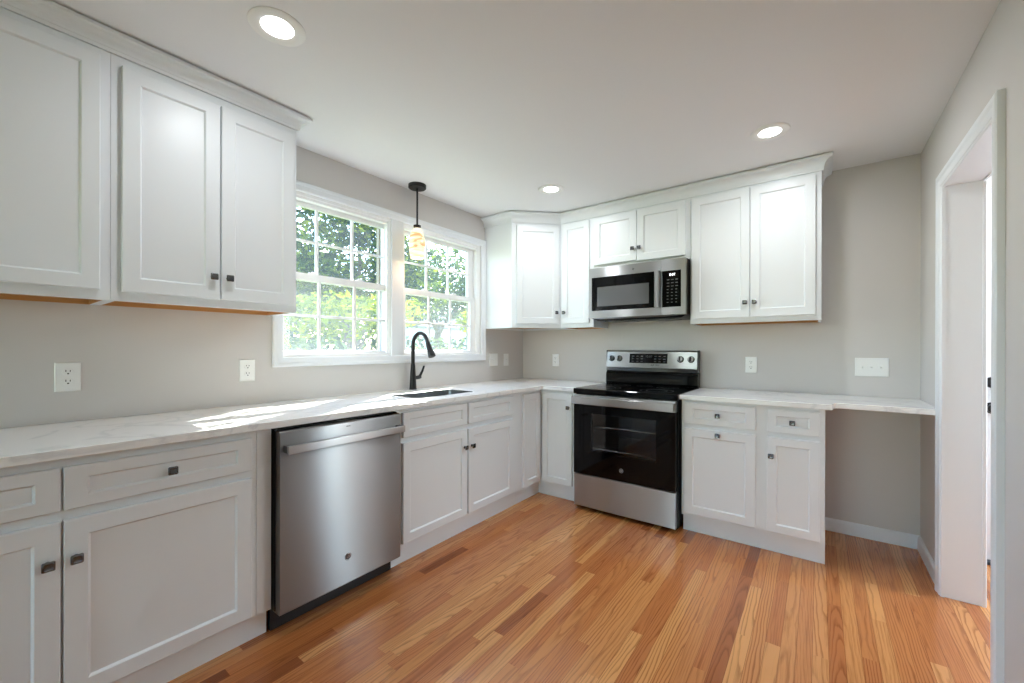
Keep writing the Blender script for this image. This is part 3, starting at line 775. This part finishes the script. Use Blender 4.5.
# oven door
od = MB()
od.box((0.004, -0.690, 0.797), (RW-0.004, -0.645, 0.868), 0.004)
odoor = od.build('oven_door', 'steel', t)
for i in range(6):
    MB().box((0.10+i*0.10, -0.678, 0.8678), (0.165+i*0.10, -0.668, 0.8686)).build('vent_slot', 'slot', odoor)
wx0, wx1, wz0, wz1 = 0.144, 0.626, 0.450, 0.735
g = MB()
for a, b_ in (((0.004, -0.690, 0.275), (wx0, -0.650, 0.797)), ((wx1, -0.690, 0.275), (RW-0.004, -0.650, 0.797)), ((wx0, -0.690, 0.275), (wx1, -0.650, wz0)), ((wx0, -0.690, wz1), (wx1, -0.650, 0.797))): g.box(a, b_)
dg = g.build('door_glass_frame', 'blackglass', odoor)
dg['label'] = 'black glass front of the oven door'
MB().box((wx0, -0.690, wz0), (wx1, -0.688, wz1)).build('window_glass', 'ovenpane', odoor)
hh = MB()
hh.box((0.006, -0.742, 0.808), (RW-0.006, -0.724, 0.860), 0.004, 3)
hh.box((0.006, -0.727, 0.812), (0.028, -0.688, 0.856), 0.003).box((RW-0.028, -0.727, 0.812), (RW-0.006, -0.688, 0.856), 0.003)
hh.build('handle', 'steel', odoor)
badge(odoor, 1.345-RX, -0.690, 0.350, 0.0165, 'GE')
dr = MB()
dr.loops([[(0.004, -0.645, 0.028), (RW-0.004, -0.645, 0.028), (RW-0.004, -0.645, 0.268), (0.004, -0.645, 0.268)],
          [(0.004, -0.684, 0.028), (RW-0.004, -0.684, 0.028), (RW-0.004, -0.684, 0.268), (0.004, -0.684, 0.268)],
          [(0.008, -0.689, 0.032), (RW-0.008, -0.689, 0.032), (RW-0.008, -0.689, 0.264), (0.008, -0.689, 0.264)]])
dr.build('storage_drawer', 'steel', t)
# back guard
bgp = [(-0.020, 0.9165), (-0.085, 0.9165), (-0.090, 0.93), (-0.088, 1.005), (-0.075, 1.02), (-0.075, 1.03), (-0.020, 1.03)]
MB().loops([[(0.0, y, z) for y, z in bgp], [(RW, y, z) for y, z in bgp]]).build('backguard_base', 'blackglass', t)
pan = [(-0.020, 1.031), (-0.078, 1.031), (-0.086, 1.045), (-0.098, 1.060), (-0.098, 1.064), (-0.072, 1.192), (-0.062, 1.203), (-0.020, 1.203)]
bgd = MB().loops([[(0.006, y, z) for y, z in pan], [(RW-0.006, y, z) for y, z in pan]]).build('control_panel', 'steel', t)
for ea in (0.0, RW-0.006):
    MB().box((ea, -0.078, 1.0305), (ea+0.006, -0.020, 1.205)).build('end_cap', 'black', t)
ang = math.atan2(0.026, 0.128)
def panel_pt(x, z, out=0.0):
    yy = -0.098+(z-1.064)/0.128*0.026
    return Vector((x, yy-out*math.cos(ang), z+out*math.sin(ang)))
def on_panel(mb, x, z): return mb
dx0, dx1, dz0, dz1 = 0.212, 0.525, 1.098, 1.176
def slabp(xa, xb, za, zb, o0, o1):
    m_ = MB()
    m_.loops([[panel_pt(xa, za, o0), panel_pt(xb, za, o0), panel_pt(xb, zb, o0), panel_pt(xa, zb, o0)], [panel_pt(xa, za, o1), panel_pt(xb, za, o1), panel_pt(xb, zb, o1), panel_pt(xa, zb, o1)]])
    return m_
disp = slabp(dx0, dx1, dz0, dz1, -0.001, 0.002).build('display', 'blackglass', bgd)
for cols_ in ((0, 1, 2), (5, 6, 7)):
  lg = MB()
  for cxk in cols_:
    for cz in range(3):
        a = panel_pt(dx0+0.022+cxk*0.037, 1.112+cz*0.022, 0.0022); xk = a.x
        lg.quad(panel_pt(xk, a.z-0.004+0.0, 0.0022), panel_pt(xk+0.018, a.z-0.004, 0.0022), panel_pt(xk+0.018, a.z+0.002, 0.0022), panel_pt(xk, a.z+0.002, 0.0022))
  lg.build('button_legend', 'legend', disp)
tq = panel_pt(0.375, 1.152, 0.0024)
text_mesh('clock', '12:07', 0.026, 'legend', disp, tq, rot=(PI/2-ang, 0, 0))
tq = panel_pt(0.428, 1.083, 0.0006)
text_mesh('panel_lettering', 'AIR FRY', 0.021, 'darkprint', bgd, tq, rot=(PI/2-ang, 0, 0), shear=0.3)
for kx in (0.052, 0.122, 0.626, 0.706):
    c0 = panel_pt(kx, 1.134)
    kb = MB(); n_ = 24
    axis = Vector((0, -math.cos(ang), math.sin(ang))); e_x = Vector((1, 0, 0)); e_z = axis.cross(e_x)*-1
    kb.loops([[c0+axis*h_+(e_x*math.cos(2*PI*i/n_)+e_z*math.sin(2*PI*i/n_))*r_ for i in range(n_)] for r_, h_ in ((0.026, -0.002), (0.026, 0.004), (0.0235, 0.006))])
    ko = kb.build('control_knob', 'black', bgd, smooth=True)
    ks = MB()
    ks.loops([[c0+axis*h_+(e_x*math.cos(2*PI*i/n_)+e_z*math.sin(2*PI*i/n_))*r_ for i in range(n_)] for r_, h_ in ((0.0205, 0.0055), (0.0190, 0.022), (0.0175, 0.024))])
    ks.build('knob_cap', 'steel', ko, smooth=True)
    kg = MB()
    kg.loops([[c0+axis*h_+e_x*a_*0.0055+e_z*b_*0.018 for a_, b_ in ((-1, -1), (1, -1), (1, 1), (-1, 1))] for h_ in (0.0235, 0.036)])
    kg.build('knob_grip', 'black', ko)

# ---------------------------------------------------------------- microwave
MX, MW_, MZ0, MZ1 = 0.949, 0.760, 1.462, 1.873
t = thing('microwave', 'over-the-range stainless microwave under the short wall cabinet', 'microwave', (MX, 0, MZ0))
Z = lambda z: z-MZ0
X = lambda x: x-MX
FXL, FXR, MF = X(0.952), X(1.708), -0.41
MB().box((0.003, MF+0.04, Z(1.470)), (MW_-0.003, -0.003, Z(1.873))).build('case', 'black', t)
SM = X(1.540)
dm = MB()
wa, wb, wza, wzb = X(0.978), X(1.492), Z(1.525), Z(1.795)
for a, b_ in (((FXL, MF, Z(1.468)), (wa, MF+0.0395, Z(1.871))), ((wb, MF, Z(1.468)), (SM-0.001, MF+0.0395, Z(1.871))), ((wa, MF, wzb), (wb, MF+0.0395, Z(1.871))), ((wa, MF, Z(1.468)), (wb, MF+0.0395, wza))): dm.box(a, b_)
md = dm.build('door', 'steel', t)
ia, ib, iza, izb = X(1.027), X(1.445), Z(1.560), Z(1.715)
fm = MB()
for a, b_ in (((wa, MF+0.001, wza), (ia, MF+0.012, wzb)), ((ib, MF+0.001, wza), (wb, MF+0.012, wzb)), ((ia, MF+0.001, izb), (ib, MF+0.012, wzb)), ((ia, MF+0.001, wza), (ib, MF+0.012, iza))): fm.box(a, b_)
fm.build('window_border', 'blackglass', md)
M['mwpane'] = mat('microwave_window_mesh', srgb(92, 92, 94), 0.08, spec=0.6)
MB().box((ia, MF+0.001, iza), (ib, MF+0.012, izb)).build('window_glass', 'mwpane', md)
hm = MB()
hpf = [(-0.019, MF-0.004), (-0.019, MF-0.030), (-0.012, MF-0.040), (0.012, MF-0.040), (0.019, MF-0.030), (0.019, MF-0.004), (0.010, MF-0.004), (-0.010, MF-0.004)]
hx = X(1.512)
hm.loops([[(hx+a_*0.95, y_, Z(1.527)) for a_, y_ in hpf], [(hx+a_*0.95, y_, Z(1.793)) for a_, y_ in hpf]])
hm.box((hx-0.012, MF-0.006, Z(1.532)), (hx+0.012, MF+0.002, Z(1.552))).box((hx-0.012, MF-0.006, Z(1.768)), (hx+0.012, MF+0.002, Z(1.788)))
hm.build('handle', 'steel', md)
cp = MB()
ca, cb, cza, czb = X(1.543), X(1.676), Z(1.523), Z(1.788)
for a, b_ in (((SM+0.001, MF, Z(1.468)), (ca, MF+0.0395, Z(1.871))), ((cb, MF, Z(1.468)), (FXR, MF+0.0395, Z(1.871))), ((ca, MF, czb), (cb, MF+0.0395, Z(1.871))), ((ca, MF, Z(1.468)), (cb, MF+0.0395, cza))): cp.box(a, b_)
cs = cp.build('control_surround', 'steel', t)
cpl = MB().box((ca, MF-0.001, cza), (cb, MF+0.02, czb), 0.0009).build('control_panel', 'blackglass', cs)
text_mesh('clock', '8:07', 0.025, 'digits', cpl, ((ca+cb)/2+0.006, MF-0.0014, Z(1.757)))
lg = MB(); rng = random.Random(3)
for row in range(8):
    zz = Z(1.722)-row*0.0235
    for cxi in range(3):
        x_ = ca+0.034+cxi*0.030; w_ = 0.012 if row > 2 else 0.018
        lg.quad((x_, MF-0.0012, zz-0.003), (x_+w_, MF-0.0012, zz-0.003), (x_+w_, MF-0.0012, zz+0.002), (x_, MF-0.0012, zz+0.002))
lg.build('button_legend', 'legend', cpl)
badge(md, X(1.325), MF, Z(1.832), 0.0085, 'GE')
bt = MB()
bt.loops([[(0.003, MF+0.045, Z(1.4695)), (MW_-0.003, MF+0.045, Z(1.4695)), (MW_-0.003, -0.003, Z(1.4695)), (0.003, -0.003, Z(1.4695))],
          [(0.05, MF+0.07, Z(1.448)), (MW_-0.05, MF+0.07, Z(1.448)), (MW_-0.05, -0.05, Z(1.448)), (0.05, -0.05, Z(1.448))]])
for i in range(2):
    bt.box((0.10+i*0.34, MF+0.10, Z(1.4440)), (0.32+i*0.34, -0.12, Z(1.449)), 0.001)
bt.build('vent_underside', 'black', t)
gm = MB()
gm.loops([[(0.003, MF+0.002, Z(1.4675)), (MW_-0.003, MF+0.002, Z(1.4675)), (MW_-0.003, MF+0.05, Z(1.4675)), (0.003, MF+0.05, Z(1.4675))],
          [(0.09, MF+0.012, Z(1.4585)), (MW_-0.17, MF+0.012, Z(1.4585)), (MW_-0.17, MF+0.05, Z(1.4585)), (0.09, MF+0.05, Z(1.4585))]])
gm.build('front_lip', 'steel', t)

# ---------------------------------------------------------------- outlets and switches
def plate_at(name, label, cat, loc, rot, gangs, kind, group=None, w=None):
    t = thing(name, label, cat, loc, rot, group)
    w = w or (0.075+0.046*(gangs-1))
    h = 0.118
    R = lambda i, y: [(-w/2+i, y, -h/2+i), (w/2-i, y, -h/2+i), (w/2-i, y, h/2-i), (-w/2+i, y, h/2-i)]
    MB().loops([R(0, -0.0003), R(0, -0.003), R(0.003, -0.006)]).build('cover_plate', 'plate', t)
    for g_ in range(gangs):
        xo = (g_-(gangs-1)/2)*0.046
        if kind[g_] == 'o':
            for zo in (0.020, -0.020):
                pr = [(xo+0.0172*math.cos(a), zo+0.0145*math.sin(a)) for a in [2*PI*i/24 for i in range(24)]]
                pr = [(x, max(min(z, zo+0.0125), zo-0.0125)) for x, z in pr]
                rc = MB().loops([[(x, -0.0058, z) for x, z in pr], [(x, -0.0085, z) for x, z in pr], [(xo+(x-xo)*0.95, -0.009, zo+(z-zo)*0.95) for x, z in pr]]).build('receptacle', 'plate', t)
                sl = MB()
                sl.box((xo-0.0075, -0.0094, zo+0.001), (xo-0.0050, -0.0088, zo+0.0088)).box((xo+0.0048, -0.0094, zo+0.001), (xo+0.0073, -0.0088, zo+0.0082))
                sl.box((xo-0.0028, -0.0094, zo-0.0088), (xo+0.0028, -0.0088, zo-0.0042))
                sl.build('slots', 'slot', rc)
        else:
            MB().box((xo-0.006, -0.0068, -0.013), (xo+0.006, -0.0055, 0.013), 0.0005).build('switch_frame', 'plate', t)
            lv = MB().loops([[(xo-0.0038, -0.006, -0.006), (xo+0.0038, -0.006, -0.006), (xo+0.0038, -0.006, 0.007), (xo-0.0038, -0.006, 0.007)],
                             [(xo-0.0030, -0.018, 0.003), (xo+0.0030, -0.018, 0.003), (xo+0.0030, -0.016, 0.010), (xo-0.0030, -0.016, 0.010)]])
            lv.build('toggle', 'plate', t)
    return t
plate_at('wall_outlet', 'white duplex outlet on the left wall under the cabinet cut by the picture edge', 'outlet', (0, -3.235, 1.099), L90, 1, 'o')
plate_at('wall_outlet', 'white duplex outlet on the left wall just left of the window', 'outlet', (0, -2.575, 1.099), L90, 1, 'o')
plate_at('light_switch', 'wide two-toggle white switch plate right beside the window casing', 'switch', (0, -0.484, 1.112), L90, 2, 'ss')
plate_at('light_switch', 'small single-toggle white switch plate nearest the room corner', 'switch', (0, -0.29, 1.108), L90, 1, 's')
plate_at('wall_outlet', 'white outlet on the back wall left of the range', 'outlet', (0.396, 0, 1.104), 0, 1, 'o')
plate_at('wall_outlet', 'white outlet on the back wall right of the range', 'outlet', (2.067, 0, 1.101), 0, 1, 'o')
plate_at('light_switch', 'white three-toggle switch plate above the desk ledge', 'switch', (2.740, 0, 1.103), 0, 3, 'sss', w=0.165)

# ---------------------------------------------------------------- lamps
def disk_light(name, parent, loc, power, size, col=(0.92, 0.965, 1.0)):
    l_ = bpy.data.lights.new(name, 'AREA'); l_.shape = 'DISK'; l_.size = size; l_.energy = power; l_.color = col
    o_ = bpy.data.objects.new(name, l_); C.objects.link(o_); o_.parent = parent; o_.location = loc
    return o_
def downlight(x, y, label, power=DOWNLIGHT_W):
    t = thing('recessed_light', label, 'light', (x, y, H), 0, None)
    MB().lathe([(0.095, 0.0), (0.095, -0.003), (0.088, -0.007), (0.064, -0.007), (0.055, -0.003), (0.055, 0.0)], (0, 0, 0), 40, 'z', False, False).build('trim_ring', 'plate', t, smooth=True)
    MB().lathe([(0.0, -0.002), (0.056, -0.002), (0.056, -0.0005), (0.0, -0.0005)], (0, 0, 0), 40).build('lens', 'lens', t)
    disk_light('lamp', t, (0, 0, -0.009), power, 0.105)
downlight(0.853, -2.793, 'large round recessed ceiling light nearest the camera', 2.6)
downlight(2.250, -0.834, 'round recessed ceiling light in front of the right-hand wall cabinets', 3.2)
downlight(0.858, -0.854, 'farthest recessed ceiling light, near the corner cabinet')
PX, PY = 0.112, -1.502
t = thing('pendant_light', 'black pendant lamp with amber swirled glass shade hanging over the sink', 'lamp', (PX, PY, H))
MB().lathe([(0.0, 0), (0.064, 0), (0.064, -0.022), (0.060, -0.026), (0.0, -0.026)], (0, 0, 0), 36).build('canopy', 'matteblack', t, smooth=True)
MB().tube([(0, 0, -0.024), (0, 0, -0.30)], 0.007, 12).build('rod', 'matteblack', t, smooth=True)
MB().lathe([(0.008, -0.292), (0.027, -0.296), (0.027, -0.310), (0.021, -0.313), (0.021, -0.330), (0.008, -0.334)], (0, 0, 0), 24).build('socket', 'matteblack', t, smooth=True)
sp_ = [(0.026, -0.318), (0.034, -0.330), (0.043, -0.350), (0.053, -0.385), (0.0585, -0.425), (0.058, -0.465), (0.053, -0.505), (0.047, -0.535)]
sp_in = [(r_-0.003, h_) for r_, h_ in reversed(sp_)]
MB().lathe(sp_+sp_in, (0, 0, 0), 40, 'z', False, False).build('lamp_shade', 'shade', t, smooth=True)
MB().lathe([(0.0, -0.335), (0.012, -0.337), (0.014, -0.36), (0.026, -0.40), (0.028, -0.42), (0.02, -0.445), (0.0, -0.452)], (0, 0, 0), 20).build('bulb', 'lens', t, smooth=True)
pl = bpy.data.lights.new('bulb_light', 'POINT'); pl.energy = PENDANT_W; pl.shadow_soft_size = 0.03; pl.color = (1, 0.82, 0.6)
po = bpy.data.objects.new('bulb_light', pl); C.objects.link(po); po.parent = t; po.location = (0, 0, -0.50)

t = thing('hall_fill_light', 'unseen round ceiling light added to brighten the hall beyond the doorway', 'light', (3.95, -0.40, HC))
MB().lathe([(0.0, 0), (0.17, 0), (0.17, -0.02), (0.0, -0.02)], (0, 0, 0), 36).build('base', 'plate', t, smooth=True)
MB().lathe([(0.16, -0.02), (0.155, -0.04), (0.13, -0.065), (0.08, -0.085), (0.0, -0.092)], (0, 0, 0), 36).build('diffuser', 'hallfill', t, smooth=True)
disk_light('lamp', t, (0, 0, -0.098), HALL_FILL_W, 0.28, (0.94, 0.97, 1.0))  # made-up lamp, out of view, that lifts the hall's brightness

# ---------------------------------------------------------------- outside the window
struct('ground', MB().box((-60, -40, -0.75), (60, 60, -0.55)), 'lawn')
struct('bounce_slab', MB().box((4.75, -5, -0.549), (13, 5, -0.15)), mat('bounce_concrete', srgb(205, 203, 198), 0.8))  # unseen pale slab, added to bounce sunlight in through the hall's glass
def leaves(name, m, parent, blobs, count, size, seed):
    rng = random.Random(seed); vs, fs, cols = [], [], []
    wts = [b_[3]*b_[4]*b_[5] for b_ in blobs]
    for _ in range(count):
        bx, by, bz, rx, ry, rz = rng.choices(blobs, wts)[0]
        while True:
            p = Vector((rng.uniform(-1, 1), rng.uniform(-1, 1), rng.uniform(-1, 1)))
            if 0.25 < p.length < 1: break
        c = Vector((bx+p.x*rx, by+p.y*ry, bz+p.z*rz))
        a = Vector((rng.gauss(0, 1), rng.gauss(0, 1), rng.gauss(0, 0.6))).normalized()
        b_ = a.cross(Vector((rng.gauss(0, 1), rng.gauss(0, 1), rng.gauss(0, 1)))).normalized()
        n_ = a.cross(b_); s_ = size*rng.uniform(0.6, 1.35)
        i = len(vs)
        vs += [c-a*s_, c-a*0.3*s_+b_*s_*0.42+n_*s_*0.15, c+a*0.35*s_+b_*s_*0.36+n_*s_*0.12, c+a*s_, c+a*0.35*s_-b_*s_*0.36+n_*s_*0.12, c-a*0.3*s_-b_*s_*0.42+n_*s_*0.15]
        fs += [(i, i+1, i+2, i+3), (i, i+3, i+4, i+5)]
        cols += [rng.random()]*2
    me = bpy.data.meshes.new(name); me.from_pydata(vs, [], fs)
    at = me.attributes.new('rnd', 'FLOAT', 'FACE'); at.data.foreach_set('value', cols)
    me.materials.append(M[m]); me.update()
    o_ = bpy.data.objects.new(name, me); C.objects.link(o_); o_.parent = parent
    return o_
def tree(label, loc, trunk_h, rad, blobs, m, count, size, seed, name='leafy_tree', cat='tree'):
    t = thing(name, label, cat, loc)
    rng = random.Random(seed+100)
    k = MB()
    k.tube([(0, 0, -0.02), (0.05, 0.02, trunk_h*0.4), (0.02, -0.06, trunk_h*0.75), (0.1, 0.05, trunk_h)], [rad*1.3, rad, rad*0.85, rad*0.6], 12)
    for b_ in blobs:
        st = Vector((0.04, 0, trunk_h*rng.uniform(0.6, 0.95))); en = Vector(b_[:3])
        mid = st.lerp(en, 0.5)+Vector((rng.uniform(-.2, .2), rng.uniform(-.2, .2), 0.2))
        k.tube([st, mid, en], [rad*0.45, rad*0.3, rad*0.12], 8)
    k.build('trunk', 'bark', t, smooth=True)
    leaves('foliage', m, t, blobs, count, size, seed)
    return t
G = -0.55
tree('broad green shade tree filling the left window', (-7.4, 2.7, G), 2.6, 0.16, [(0, 0, 4.2, 1.9, 1.9, 1.6), (0.6, -1.6, 3.3, 1.3, 1.2, 1.1), (0.4, 1.3, 3.5, 1.3, 1.4, 1.2), (0.8, -0.4, 5.2, 1.4, 1.6, 1.0)], 'leaf', 9000, 0.085, 1)
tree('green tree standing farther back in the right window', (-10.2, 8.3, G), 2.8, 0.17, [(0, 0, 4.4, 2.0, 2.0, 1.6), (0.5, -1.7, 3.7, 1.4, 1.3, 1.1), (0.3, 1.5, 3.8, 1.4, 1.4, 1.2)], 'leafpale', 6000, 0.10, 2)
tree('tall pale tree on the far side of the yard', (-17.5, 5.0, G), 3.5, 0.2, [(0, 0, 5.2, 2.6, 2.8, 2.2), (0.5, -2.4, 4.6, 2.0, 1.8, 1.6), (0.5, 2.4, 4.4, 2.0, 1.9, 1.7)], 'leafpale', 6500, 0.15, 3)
tree('bright yellow-green maple low in the left window', (-4.2, 0.4, G), 1.7, 0.07, [(0, 0, 2.3, 0.8, 0.9, 0.45), (0.2, 0.9, 2.45, 0.7, 0.7, 0.35), (0.1, -0.8, 2.2, 0.7, 0.7, 0.4)], 'leafyellow', 1500, 0.07, 4)
tree('yellow-green sapling in front of the pale house', (-6.0, 6.4, G), 1.8, 0.06, [(0, 0, 2.6, 0.8, 1.0, 0.5), (0.2, 1.0, 2.7, 0.7, 0.8, 0.4)], 'leafyellow', 1000, 0.10, 5)
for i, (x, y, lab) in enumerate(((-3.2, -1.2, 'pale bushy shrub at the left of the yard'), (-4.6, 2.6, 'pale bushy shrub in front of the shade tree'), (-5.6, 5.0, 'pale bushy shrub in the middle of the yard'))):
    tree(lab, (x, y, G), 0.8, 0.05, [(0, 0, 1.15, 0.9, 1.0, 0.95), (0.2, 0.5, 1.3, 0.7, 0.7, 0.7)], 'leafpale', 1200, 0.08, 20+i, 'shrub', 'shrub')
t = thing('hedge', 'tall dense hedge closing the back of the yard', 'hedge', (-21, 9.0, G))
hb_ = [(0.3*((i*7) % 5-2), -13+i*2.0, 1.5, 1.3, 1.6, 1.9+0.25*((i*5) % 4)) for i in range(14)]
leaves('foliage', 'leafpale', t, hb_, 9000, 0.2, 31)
MB().tube([(0, -13, 0.3), (0.2, 0, 0.4), (0, 13, 0.3)], 0.12, 8).build('stem', 'bark', t)
t = thing('neighbor_house', 'pale blue-grey house with lap siding beyond the right window', 'house', (-15.5, 11.4, G))
hw = MB()
hw.box((-3, 0, 0), (-0.02, 7, 3.0))
for i in range(20):
    z = i*0.15
    hw.loops([[(0.0, y, z), (0.014, y, z), (0.0, y, z+0.15), (-0.02, y, z+0.15), (-0.02, y, z)] for y in (0, 7)])
hw.build('wall', 'siding', t)
MB().loops([[(0.35, y, 2.9), (-1.5, y, 3.9), (-3.35, y, 2.9), (-3.35, y, 3.0), (-1.5, y, 4.02), (0.35, y, 3.0)] for y in (-0.3, 7.3)]).build('roof', 'shingle', t)

# repeats of one kind share a group
GROUPS = {'recessed_light': 'recessed ceiling lights', 'wall_outlet': 'wall outlets', 'light_switch': 'light switches', 'wall_cabinet': 'wall cabinets',
          'base_cabinet': 'base cabinets', 'countertop': 'countertops', 'crown_moulding': 'crown mouldings', 'leafy_tree': 'trees in the yard', 'shrub': 'shrubs in the yard'}
for o_ in list(C.objects):
    k_ = o_.name.split('.')[0]
    if o_.parent is None and k_ in GROUPS: o_['group'] = GROUPS[k_]
